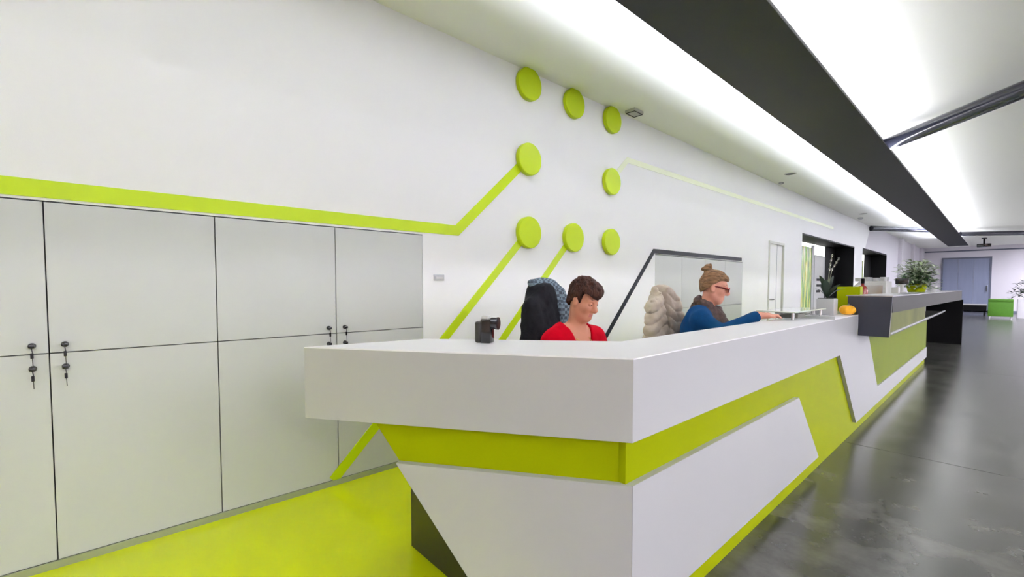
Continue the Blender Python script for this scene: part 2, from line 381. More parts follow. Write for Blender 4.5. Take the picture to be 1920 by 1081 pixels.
# service door and lit recesses in the left wall
dr = struct(B().box(WX - .06, WX - .02, 8.67, 9.40, 0, 2.02).done('door_1', M_wall))
B().box(WX - .02, WX + .012, 8.63, 9.44, 2.02, 2.06).box(WX - .06, WX + .012, 8.63, 8.67, 0, 2.02).box(WX - .06, WX + .012, 9.40, 9.44, 0, 2.02).done('door_frame', M_frame, dr)
B().box(WX - .021, WX - .018, 9.12, 9.13, 0, 2.02).done('leaf_seam', M_bluegreyd, dr)
B().cyl((WX - .02, 8.74, 1.02), (WX + .03, 8.74, 1.02), .012, n=12).box(WX + .02, WX + .04, 8.73, 8.86, 1.01, 1.03, bev=.004).done('handle', M_chrome, dr)
def recess(y0, y1, ztop, xf, name, yb):
    D = .45; xb = xf - D
    o = struct(B().box(xb - .01, xb, y0, yb, .5, ztop).done(name, M_panel))
    B().box(xb, xf + .004, y1 - .02, y1, .5, ztop).done('jamb_panel', M_black, o)
    B().box(xb, xf + .004, y0, y1, ztop - .03, ztop).done('head_panel', M_black, o)
    B().box(xb, xf + .03, y0, y1, .5, .53).done('sill', M_white, o)
    B().box(xb - .01, xb + .02, yb, y1 - .02, .53, ztop - .03).done('back_panel', M_black, o)
    return o
def picture_mat():
    m = bpy.data.materials.new('green_foliage_print'); m.use_nodes = True; nt = m.node_tree; bs = nt.nodes['Principled BSDF']
    tc = nt.nodes.new('ShaderNodeTexCoord'); mp = nt.nodes.new('ShaderNodeMapping'); mp.inputs['Scale'].default_value = (1, 5, .7)
    n = nt.nodes.new('ShaderNodeTexNoise'); n.inputs['Scale'].default_value = 2.2; n.inputs['Detail'].default_value = 4
    r = nt.nodes.new('ShaderNodeValToRGB'); e = r.color_ramp.elements
    e[0].position = .3; e[0].color = (*lin((58, 90, 40)), 1); e[1].position = .72; e[1].color = (*lin((196, 210, 160)), 1)
    e2 = e.new(.48); e2.color = (*lin((116, 158, 62)), 1); e3 = e.new(.58); e3.color = (*lin((190, 178, 84)), 1)
    nt.links.new(tc.outputs['Object'], mp.inputs[0]); nt.links.new(mp.outputs[0], n.inputs['Vector']); nt.links.new(n.outputs['Fac'], r.inputs[0])
    nt.links.new(r.outputs[0], bs.inputs['Base Color']); nt.links.new(r.outputs[0], bs.inputs['Emission Color']); bs.inputs['Emission Strength'].default_value = .15
    bs.inputs['Roughness'].default_value = .2
    return m
M_pic = picture_mat()
w1 = recess(10.55, 15.3, 2.35, WX, 'window_1', 14.3)
XB = WX - .45
for a, c in ((11.9, 12.52), (12.56, 13.01)): B().box(XB, XB + .015, a, c, .53, 2.22).done('foliage_panel', M_pic, w1)
B().box(XB, XB + .03, 13.01, 13.20, .53, 2.28).done('mullion', M_white, w1)
col_ = B().box(XB, XB + .04, 13.20, 14.0, .53, 2.05).done('column', M_greyplastic, w1)
for z in (1.10, 1.25, 1.4): B().box(XB + .04, XB + .045, 13.4, 13.75, z, z + .06).done('switch_panel', M_black, col_)
B().box(XB, XB + .03, 14.0, 14.2, .53, 2.05).done('mullion', M_white, w1)
w2 = recess(16.4, 20.9, 2.40, X2, 'window_2', 19.75)
B().box(X2 - .45, X2 - .435, 18.9, 19.55, .53, 2.15).done('foliage_panel', M_pic, w2)

# ceiling fittings
cs = empty('ceiling_sensor', (-2.66, 4.14, CL), 0, 'small square sensor under the ceiling beside the lime discs', 'sensor')
B().box(-.06, .06, -.085, .085, -.03, 0, bev=.006).done('housing', M_greyplastic, cs)
B().tube([(-.05, -.075, -.033), (.05, -.075, -.033), (.05, .075, -.033), (-.05, .075, -.033), (-.05, -.075, -.033)], .005, 6).done('wire_guard', M_dark, cs)
def downlight(x, y, lab, r=.085):
    t = empty('downlight', (x, y, CL), 0, lab, 'downlight', 'recessed downlights in the ceiling by the wall')
    B().lathe([(r, 0), (r, -.008), (r * .82, -.010), (r * .82, 0)], n=28).done('ring', M_greyplastic, t, True)
    B().lathe([(r * .82, -.0005), (r * .5, -.004), (0, -.004)], n=28).done('lens', M_dark, t, True)
downlight(-2.386, 8.3, 'dark recessed downlight in the ceiling above the service door')
downlight(-2.43, 14.2, 'recessed downlight in the ceiling near the black window recess')
smk = B().lathe([(.06, 0), (.06, -.025), (.03, -.045), (0, -.045)], c=(-2.62, 15.0, CL), n=20).done('smoke_detector', M_white, smooth=True)
tag(smk, 'small round smoke detector on the ceiling beyond the downlights', 'smoke detector')
sm2 = B().lathe([(.04, 0), (.04, -.02), (.02, -.032), (0, -.032)], c=(-2.70, 8.9, CL), n=20).done('smoke_detector', M_white, smooth=True)
tag(sm2, 'tiny round detector at the ceiling edge above the service door', 'smoke detector')

# ------------------------------------------------------------------ reception counter
S = -.80; P0 = Vector((-1.82, .55)); P1 = Vector((S, 1.257)); ed = (P0 - P1).normalized(); en = Vector((-ed.y, ed.x))
if en.y > 0: en = -en          # outward normal of the end face
Lend = (P0 - P1).length
rc = empty('reception_counter', (-1.0, 2.0, 0), 0, 'long white and lime angular reception counter standing on the concrete floor', 'counter')
def part(bb, n, m, sm=False, parent=None):
    bmesh.ops.translate(bb.bm, verts=bb.bm.verts, vec=(1.0, -2.0, 0)); return bb.done(n, m, parent or rc, sm)
def end_panel(poly, d0, d1, n, m, bev=0):
    """poly in (s,z) along the end face, between depths d0 and d1 behind it"""
    mtx = Matrix(((ed.x, -en.x, 0, P1.x), (ed.y, -en.y, 0, P1.y), (0, 0, 1, 0), (0, 0, 0, 1)))
    return part(B().prism(poly, 'y', d0, d1, mtx, bev), n, m)
ZF = .736; ZT = 1.015
plan = [tuple(P0), tuple(P1), (S, 4.615), (-1.09, 4.615), (-1.09, 1.62), (-1.74, 1.04)]
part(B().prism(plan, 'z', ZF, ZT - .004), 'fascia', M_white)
part(B().prism(plan, 'z', ZT - .004, ZT), 'top_panel', M_toplit)
part(B().box(-1.30, -.88, 4.62, 9.8, ZT - .05, ZT), 'rear_worktop', M_white)
sl = lambda z: .951 - (.726 - z) * .712
end_panel([(.02, 0), (sl(0), 0), (sl(ZF), ZF), (.02, ZF)], .028, .10, 'green_end_band', M_lime)
end_panel([(0, .1), (sl(.1), .1), (sl(.59), .59), (0, .59)], 0, .06, 'lower_end_panel', M_white)
part(B().prism([(1.255, 0), (9.85, 0), (9.85, ZF + .1), (4.62, ZF + .1), (4.62, ZF), (1.255, ZF)], 'x', S - .12, S - .025), 'green_side_panel', M_lime)
part(B().prism([(1.262, .59), (3.05, .583), (3.52, .1), (1.262, .1)], 'x', S - .025, S), 'lower_side_panel', M_white)
part(B().prism([(4.03, ZF), (4.665, .095), (9.85, .1), (9.85, .265), (5.59, .265), (5.05, .838), (4.615, .838), (4.615, ZF)], 'x', S - .025, S), 'angled_side_panel', M_white)
part(B().prism([(5.06, .838), (9.85, .838), (9.85, .265), (5.60, .265)], 'x', S - .025, S - .012), 'olive_glass_panel', M_olive)
part(B().box(-1.30, S - .03, 9.80, 9.85, 0, .98), 'far_end_panel', M_white)
part(B().box(-1.74, -.93, 1.62, 4.6, .70, .73), 'desk_surface', M_white)
part(B().box(-1.876, -1.30, 1.04, 1.60, .0, .70), 'pedestal', M_dark)

# ------------------------------------------------------------------ bar counter
bc = empty('bar_counter', (-.75, 9, 0), 0, 'dark grey raised bar counter with black leg panel beyond the white counter', 'counter')
def bpart(bb, n, m):
    bmesh.ops.translate(bb.bm, verts=bb.bm.verts, vec=(.75, -9, 0)); return bb.done(n, m, bc)
bpart(B().prism([(-.80, .842), (-.60, .842), (-.587, 1.17), (-.875, 1.17), (-.875, 1.08), (-.80, 1.02)], 'y', 4.62, 4.655), 'end_panel', M_bar)
bpart(B().prism([(4.655, 1.04), (13.66, .965), (13.66, 1.157), (4.655, 1.168)], 'x', -.875, -.587), 'top_sheen_band', M_barsheen)
bpart(B().prism([(4.625, 1.17), (13.68, 1.159), (13.68, 1.165), (4.625, 1.177)], 'x', -.89, -.585), 'top_sheet', M_alu)
bpart(B().box(-.80, -.605, 4.655, 7.15, .878, 1.04), 'glass_panel', M_glass)
bpart(B().box(-.80, -.605, 4.655, 9.6, .845, .868), 'shelf', M_dark)
bpart(B().box(-.605, -.588, 4.62, 9.65, .866, .882), 'edge_rail', M_alu)
bpart(B().box(-1.25, -.56, 13.60, 13.66, 0, .968), 'leg_panel', M_black)
bpart(B().box(-1.25, -1.20, 9.86, 13.60, 0, .968), 'back_panel', M_black)
bpart(B().box(-1.20, -.875, 9.86, 13.66, .968, 1.0), 'under_panel', M_black)

# ------------------------------------------------------------------ things on the counters
# photo camera standing on its end on the counter
pc = empty('photo_camera', (-1.445, 1.165, ZT), R(30), 'black photo camera standing upright on the white counter top', 'camera')
B().box(-.022, .022, -.026, .026, 0, .10, bev=.005).done('body', M_blackg, pc, True)
B().box(-.05, -.022, -.022, .024, 0, .09, bev=.009).done('grip', M_dark, pc, True)
ln = B().cyl((.02, 0, .082), (.044, 0, .082), .025, n=28).cyl((.044, 0, .082), (.050, 0, .082), .0265, n=28).done('lens', M_blackg, pc, True)
B().cyl((.0495, 0, .082), (.0505, 0, .082), .018, n=24).done('front_glass', M_blackg, ln)
B().box(-.022, .010, -.018, .018, .098, .112, bev=.004).done('viewfinder', M_greyplastic, pc, True)

def leaf(bmB, base, tip, wdt, bend=.25, n=6):
    base = Vector(base); tip = Vector(tip); d = tip - base; side = d.cross(Vector((0, 0, 1)))
    side = side.normalized() if side.length > 1e-5 else Vector((1, 0, 0))
    up = Vector((0, 0, 1)); L = d.length; vs = []
    for i in range(n + 1):
        t = i / n; c = base + d * t + up * (bend * L * math.sin(math.pi * t) * .6)
        ww = wdt * math.sin(math.pi * (t * .9 + .06)) ** .8
        vs.append((bmB.verts.new(c - side * ww + up * ww * .25), bmB.verts.new(c), bmB.verts.new(c + side * ww + up * ww * .25)))
    for a, c in zip(vs, vs[1:]):
        bmB.faces.new((a[0], a[1], c[1], c[0])); bmB.faces.new((a[1], a[2], c[2], c[1]))
def plant(t, z0, n, rad, hgt, wl_, m, name='foliage', seed=1, up=.5):
    rd = random.Random(seed); bb = B(); st = B()
    for i in range(n):
        a = rd.uniform(0, 2 * math.pi); rr = rad * rd.uniform(.15, 1); h = hgt * (rd.uniform(up, 1) - .35 * (rr / rad) ** 2)
        c = Vector((rr * math.cos(a), rr * math.sin(a), z0 + h))
        L = wl_ * rd.uniform(2, 4); dr_ = Vector((math.cos(a + rd.uniform(-.9, .9)), math.sin(a + rd.uniform(-.9, .9)), rd.uniform(-.5, .5)))
        leaf(bb.bm, c, c + dr_ * L, wl_ * rd.uniform(.6, 1), rd.uniform(-.2, .4), 4)
        if i % 6 == 0: st.tube([(0, 0, z0), (rr * .4 * math.cos(a), rr * .4 * math.sin(a), z0 + h * .6), c], .004, 5)
    f = bb.done(name, m, t, True); f['kind'] = 'stuff'
    s = st.done('stems', M_stem, t); s['kind'] = 'stuff'
# orchid in white pot at the end of the white counter
op = empty('potted_orchid', (-.975, 4.41, ZT), 0, 'tall orchid in a white pot on the end of the white counter', 'plant')
B().prism([(-.062, -.062), (.062, -.062), (.062, .062), (-.062, .062)], 'z', 0, .135, bev=.006).done('pot', M_white, op, True)
B().box(-.054, .054, -.054, .054, .135, .14).done('soil', M_dark, op)
for i in range(9):
    bb = B(); a = i * 2.4; rr = .05 + .035 * (i % 3)
    leaf(bb.bm, (0, 0, .138), (rr * math.cos(a), rr * math.sin(a), .22 + .035 * (i % 4)), .022, .2)
    bb.done('leaf', M_leafd, op, True)
for k, (dx, dy, h) in enumerate(((.02, .03, .50), (.06, .06, .47))):
    stp = [(0, 0, .138), (dx * .1, dy * .1, .25), (dx * .4, dy * .4, .38), (dx, dy, h)]
    B().tube(stp, .003, 6).done('stem', M_stem, op)
    for q in range(4):
        t = .66 + q * .1; p = Vector(stp[2]).lerp(Vector(stp[3]), (t - .66) / .3 * .95); bb = B()
        for j in range(5):
            a = j * 1.257; leaf(bb.bm, p, p + Vector((.012 * math.cos(a), .012 * math.sin(a) * .5, .014 * math.sin(a))), .005, .1, 3)
        bb.done('flower', M_petal, op, True)
# ornamental gourd
gd = empty('orange_gourd', (-.858, 4.52, ZT), 0, 'small orange ribbed gourd on the white counter beside the white pot', 'gourd')
bb = B(); n = 32; prof = 12; vs = []
for j in range(prof + 1):
    ph = math.pi * j / prof
    row = []
    for i in range(n):
        a = 2 * math.pi * i / n; r = .056 * math.sin(ph) * (1 + .07 * math.cos(8 * a)) + 1e-4
        row.append(bb.bm.verts.new((r * math.cos(a), r * math.sin(a), .042 - .042 * math.cos(ph) - .008 * math.exp(-((r / .015) ** 2)) * (1 if j > 6 else -1))))
    vs.append(row)
for a, c in zip(vs, vs[1:]):
    for i in range(n): bb.bm.faces.new((a[i], a[(i + 1) % n], c[(i + 1) % n], c[i]))
bb.done('fruit', M_orange, gd, True)
B().tube([(0, 0, .07), (.003, 0, .083), (.012, .004, .092)], [.007, .005, .006], 8).done('stalk', M_stem, gd, True)
# lime holder
lh = empty('brochure_holder', (-.987, 5.28, ZT), 0, 'lime green brochure holder standing behind the end of the dark bar', 'holder')
B().box(-.09, .09, -.06, -.05, 0, .235, bev=.002).box(-.09, .09, .05, .06, 0, .235, bev=.002).box(-.09, -.08, -.05, .05, 0, .235).box(.08, .09, -.05, .05, 0, .235).box(-.09, .09, -.05, .05, 0, .01).done('shell', M_lime, lh)
B().box(-.075, .075, -.04, .03, .012, .215).done('brochures', M_white, lh)
# red bottle
rb = empty('red_bottle', (-1.03, 6.12, ZT), 0, 'small red bottle with dark neck standing between lime holder and coffee machine', 'bottle')
B().lathe([(.045, 0), (.048, .01), (.048, .20), (.034, .235), (.015, .25), (.014, .27)], n=24).done('bottle_body', M_red, rb, True)
B().lathe([(.016, .27), (.016, .32), (.012, .324), (0, .324)], n=18).done('cap', M_black, rb, True)
B().lathe([(.0485, .04), (.0485, .14), (.0484, .141)], n=24).done('paper_label', M_orange, rb, True)
# coffee machine
cm = empty('coffee_machine', (-1.06, 6.9, ZT), 0, 'light grey coffee machine with cups on top behind the dark bar', 'coffee machine')
B().prism([(-.17, 0), (.15, 0), (.15, .30), (-.10, .30), (-.16, .24)], 'y', -.2, .2, bev=.006).done('housing', M_greyplastic, cm, True)
B().box(-.15, .12, -.203, -.198, .09, .25, bev=.002).done('front_plate', M_alu, cm)
B().box(-.16, .13, -.27, -.19, .0, .03, bev=.004).done('drip_tray', M_dark, cm)
for x in (-.06, .06): B().cyl((x, -.2, .13), (x, -.25, .12), .022, n=16).tube([(x, -.24, .12), (x, -.33, .11)], .01, 8).done('portafilter', M_blackg, cm, True)
for i, x in enumerate((-.12, -.04, .045, .12)):
    for y in (-.1, .05):
        cu = B().lathe([(.018, 0), (.03, .004), (.034, .04 + .008 * (i % 2)), (.031, .04), (.018, .008)], c=(-1.07 + x, 6.9 + y, ZT + .30), n=18).done('coffee_cup', M_white, smooth=True)
        tag(cu, 'small white cup standing on top of the grey coffee machine', 'cup', 'cups on the coffee machine')
# till display
td = empty('till_display', (-.80, 6.95, 1.178), 0, 'small black till display on a grey foot on the bar top', 'display')
B().box(-.06, .06, -.02, .02, .10, .17, bev=.004).done('screen_case', M_blackg, td, True)
B().cyl((0, 0, .01), (0, 0, .11), .018, n=16).box(-.05, .05, -.06, .06, 0, .012, bev=.003).done('foot', M_greyplastic, td, True)
tb = B().box(-.03, .03, -.06, .06, 0, .065, bev=.004).done('tissue_box', M_greyplastic); tb.location = (-.80, 6.5, 1.178)
tag(tb, 'plain grey box on the bar top between coffee machine and till display', 'box')
# bar plant
bp_ = empty('potted_plant', (-.75, 7.75, 1.178), 0, 'bushy plant with grey green leaves in a lime pot on the bar', 'plant')
B().lathe([(.075, 0), (.085, .005), (.105, .10), (.098, .10), (.075, .02)], n=28).done('pot', M_lime, bp_, True)
plant(bp_, .07, 420, .20, .36, .02, M_leafp, 'foliage', 3, .2)
plant(bp_, .05, 220, .17, .24, .022, M_leaf, 'inner_foliage', 4, .2)
wp = B().lathe([(.05, 0), (.065, .09), (.06, .09), (.045, .01)], n=20).done('small_pot', M_white, smooth=True); wp.location = (-.72, 9.2, 1.176)
tag(wp, 'small empty white pot on the bar behind the lime planter', 'pot')
# raised glass shelf with phone at the second workplace
gs = empty('glass_shelf', (-1.07, 3.9, ZT), 0, 'low glass shelf on short posts on the white counter by woman in blue', 'shelf')
B().box(-.13, .12, -.42, .38, .052, .062, bev=.002).done('glass_plate', mat('pale_green_glass', (214, 226, 210), .08), gs)
for x in (-.1, .09):
    for y in (-.36, .34): B().cyl((x, y, 0), (x, y, .052), .01, n=14).done('post', M_alu, gs, True)
ph = empty('desk_phone', (-1.10, 3.86, ZT), 0, 'grey desk phone under the low glass shelf', 'phone')
B().prism([(-.08, 0), (.09, 0), (.09, .035), (-.08, .016)], 'y', -.09, .09, bev=.003).done('phone_base', mat('mid_grey_plastic', (120, 120, 112), .45), ph, True)
B().box(-.07, .08, -.085, -.045, .03, .046, bev=.006).done('handset', M_dark, ph, True)
gl = B().lathe([(.016, 0), (.02, .004), (.022, .06), (.0205, .06), (.018, .006)], c=(-1.055, 4.33, ZT), n=20).done('drinking_glass', M_alu, smooth=True)
tag(gl, 'small drinking glass beside the white orchid pot', 'glass')
pp = B().box(-.105, .105, -.15, .15, 0, .004).done('paper_sheet', M_white); pp.location = (-.93, 3.95, ZT); pp.rotation_euler = (0, 0, R(12))
tag(pp, 'white paper lying on the counter beside the glass shelf', 'paper')

# ------------------------------------------------------------------ far end of the hall
dd = struct(empty('door_2', (-1.23, YF - .03, 0)))
def dp(bb, n, m): return bb.done(n, m, dd)
dp(B().box(-.86, .86, -.02, .03, 2.60, 2.68).box(-.86, -.80, -.02, .03, 0, 2.6).box(.80, .86, -.02, .03, 0, 2.6), 'frame', M_bluegreyd)
for x0, x1 in ((-.80, -.27), (-.265, .265), (.27, .80)):
    l = dp(B().box(x0, x1, 0, .03, .01, 2.6, bev=.003), 'leaf', M_bluegrey)
B().box(.72, .74, -.05, .0, 1.0, 1.3, bev=.004).done('handle', M_chrome, dd)
be = empty('black_bench', (-.86, 28.3, 0), 0, 'low black bench with a pale top before the grey double door', 'bench')
B().box(-.42, .42, -.25, .25, .19, .44, bev=.01).done('seat_box', M_black, be)
B().box(-.43, .43, -.26, .26, .44, .48, bev=.008).done('top_pad', M_greyplastic, be)
for x in (-.36, .36):
    for y in (-.2, .2): B().box(x - .03, x + .03, y - .03, y + .03, 0, .19).done('leg', M_black, be)
go = empty('green_cube_seat', (-.03, 25.6, 0), 0, 'bright green upholstered cube seat near the grey double door', 'seat')
B().box(-.33, .33, -.33, .33, .10, .66, bev=.015).done('cushion_body', M_greenbox, go, True)
B().box(-.33, .33, -.33, .33, .66, .77, bev=.02).done('seat_cushion', M_greenbox, go, True)
for x in (-.28, .28):
    for y in (-.28, .28): B().cyl((x, y, 0), (x, y, .10), .025, n=12).done('leg', M_alu, go)
wpn = empty('white_planter', (.66, 26.6, 0), 0, 'white square planter with a dark plant beside the green cube seat', 'planter')
B().prism([(-.25, -.25), (.25, -.25), (.25, .25), (-.25, .25)], 'z', .0, .75, bev=.01).done('planter_box', M_farwall, wpn)
plant(wpn, .74, 150, .42, .75, .05, M_leafd, 'foliage', 9, .3)
pj = empty('ceiling_projector', (-.55, 26, CR), 0, 'black projector hanging from the ceiling before the far wall', 'projector')
B().box(-.2, .2, -.16, .16, -.36, -.24, bev=.015).done('projector_case', M_blackg, pj, True)
B().cyl((0, 0, -.24), (0, 0, 0), .03, n=14).cyl((0, 0, -.03), (0, 0, 0), .08, n=20).done('mount', M_black, pj, True)
B().cyl((.06, -.16, -.3), (.06, -.2, -.3), .045, n=20).done('lens', M_lens, pj, True)
#PEOPLE
# ------------------------------------------------------------------ people (one continuous skin each, clothes and hair as children)
def surface_nets(F, org, h):
    s = F < 0; nx, ny, nz = F.shape
    c = np.zeros((nx - 1, ny - 1, nz - 1), np.int8)
    for dx in (0, 1):
        for dy in (0, 1):
            for dz in (0, 1): c += s[dx:nx - 1 + dx, dy:ny - 1 + dy, dz:nz - 1 + dz]
    act = (c > 0) & (c < 8); I = np.argwhere(act); idx = -np.ones(act.shape, np.int64); idx[act] = np.arange(len(I))
    acc = np.zeros((len(I), 3)); cnt = np.zeros(len(I))
    cor = [(0, 0, 0), (1, 0, 0), (0, 1, 0), (1, 1, 0), (0, 0, 1), (1, 0, 1), (0, 1, 1), (1, 1, 1)]
    V = [F[I[:, 0] + a, I[:, 1] + b_, I[:, 2] + d] for a, b_, d in cor]
    for i in range(8):
        for j in range(i + 1, 8):
            df = np.abs(np.array(cor[i]) - cor[j])
            if df.sum() != 1: continue
            m = (V[i] < 0) != (V[j] < 0); t = V[i][m] / (V[i][m] - V[j][m])
            acc[m] += np.array(cor[i]) + t[:, None] * (np.array(cor[j]) - np.array(cor[i])); cnt[m] += 1
    verts = (I + acc / cnt[:, None]) * h + org
    faces = []
    for ax in range(3):
        o1, o2 = [(1, 2), (2, 0), (0, 1)][ax]
        sl0 = [slice(None)] * 3; sl1 = [slice(None)] * 3; sl0[ax] = slice(0, -1); sl1[ax] = slice(1, None)
        e = np.argwhere(s[tuple(sl0)] != s[tuple(sl1)]); e = e[(e[:, o1] > 0) & (e[:, o2] > 0)]
        e = e[(e[:, o1] < F.shape[o1] - 1) & (e[:, o2] < F.shape[o2] - 1)]
        d1 = np.zeros(3, int); d1[o1] = 1; d2 = np.zeros(3, int); d2[o2] = 1
        q = [idx[tuple((e - a).T)] for a in (0 * d1, d1, d1 + d2, d2)]
        inside = s[tuple(e.T)]
        Q = np.stack(q, 1); Q[~inside] = Q[~inside][:, ::-1]; faces.append(Q[:, ::-1] if False else Q)
    return verts, np.concatenate(faces)
class Field:
    def __init__(s, lo, hi, h):
        s.lo = np.array(lo, float); s.h = h; s.n = np.ceil((np.array(hi) - s.lo) / h).astype(int) + 1
        s.F = np.full(s.n, .2, np.float32)
        s.ax = [(s.lo[i] + np.arange(s.n[i]) * h).astype(np.float32) for i in range(3)]
    def sub(s, lo, hi, pad):
        a = np.clip(((np.array(lo) - pad - s.lo) / s.h).astype(int), 0, s.n); b_ = np.clip(((np.array(hi) + pad - s.lo) / s.h).astype(int) + 2, 0, s.n)
        sl = tuple(slice(int(x), int(y)) for x, y in zip(a, b_))
        g = np.meshgrid(*[s.ax[i][sl[i]] for i in range(3)], indexing='ij', sparse=True)
        return sl, g
    def put(s, sl, d, k, sub=False):
        f = s.F[sl]
        if f.size == 0: return
        if sub:
            hh = np.clip(.5 - .5 * (f + d) / k, 0, 1); s.F[sl] = f + (-d - f) * hh + k * hh * (1 - hh)
        else:
            hh = np.clip(.5 + .5 * (d - f) / k, 0, 1); s.F[sl] = d + (f - d) * hh - k * hh * (1 - hh)
    def cone(s, a, b_, ra, rb, k=.02, sub=False):
        a = np.array(a, float); b_ = np.array(b_, float); m = max(ra, rb)
        sl, (x, y, z) = s.sub(np.minimum(a, b_) - m, np.maximum(a, b_) + m, k + .02)
        ba = b_ - a; t = np.clip(((x - a[0]) * ba[0] + (y - a[1]) * ba[1] + (z - a[2]) * ba[2]) / max(ba @ ba, 1e-9), 0, 1)
        d = np.sqrt((x - a[0] - t * ba[0]) ** 2 + (y - a[1] - t * ba[1]) ** 2 + (z - a[2] - t * ba[2]) ** 2) - (ra + (rb - ra) * t)
        s.put(sl, d.astype(np.float32), k, sub)
    def ell(s, c, r, k=.02, rot=None, sub=False):
        c = np.array(c, float); r = np.array(r, float); m = r.max()
        sl, (x, y, z) = s.sub(c - m, c + m, k + .02)
        X, Y, Z = x - c[0], y - c[1], z - c[2]
        if rot is not None:
            A = np.array(rot.transposed().to_3x3()); X, Y, Z = (A[i][0] * X + A[i][1] * Y + A[i][2] * Z for i in range(3))
        q = np.sqrt((X / r[0]) ** 2 + (Y / r[1]) ** 2 + (Z / r[2]) ** 2); g = np.sqrt((X / r[0] ** 2) ** 2 + (Y / r[1] ** 2) ** 2 + (Z / r[2] ** 2) ** 2) + 1e-6
        s.put(sl, (q * (q - 1) / g).astype(np.float32), k, sub)
    def full(s): return np.meshgrid(*s.ax, indexing='ij', sparse=True)
    def mesh(s, name, m, parent, iters=2):
        s.F[0] = s.F[-1] = .1; s.F[:, 0] = s.F[:, -1] = .1; s.F[:, :, 0] = s.F[:, :, -1] = .1
        v, f = surface_nets(s.F, s.lo, s.h)
        me = bpy.data.meshes.new(name); me.vertices.add(len(v)); me.vertices.foreach_set('co', v.astype(np.float32).ravel())
        me.loops.add(f.size); me.loops.foreach_set('vertex_index', f.ravel().astype(np.int32)); me.polygons.add(len(f))
        me.polygons.foreach_set('loop_start', np.arange(0, f.size, 4, dtype=np.int32)); me.update(calc_edges=True); me.validate()
        bm = bmesh.new(); bm.from_mesh(me)
        for _ in range(iters): bmesh.ops.smooth_vert(bm, verts=bm.verts, factor=.5, use_axis_x=True, use_axis_y=True, use_axis_z=True)
        bmesh.ops.recalc_face_normals(bm, faces=bm.faces); bm.to_mesh(me); bm.free(); me.materials.append(m); me.shade_smooth()
        return link(bpy.data.objects.new(name, me), parent)
def wob(x, y, z, f):      # cheap smooth noise
    return np.sin(f * x + 1.3 * np.sin(f * .7 * y + .5)) * np.sin(f * .9 * y + 1.1 * np.sin(f * .6 * z + 2)) * np.sin(f * .8 * z + 1.7 + .9 * np.sin(f * .8 * x))

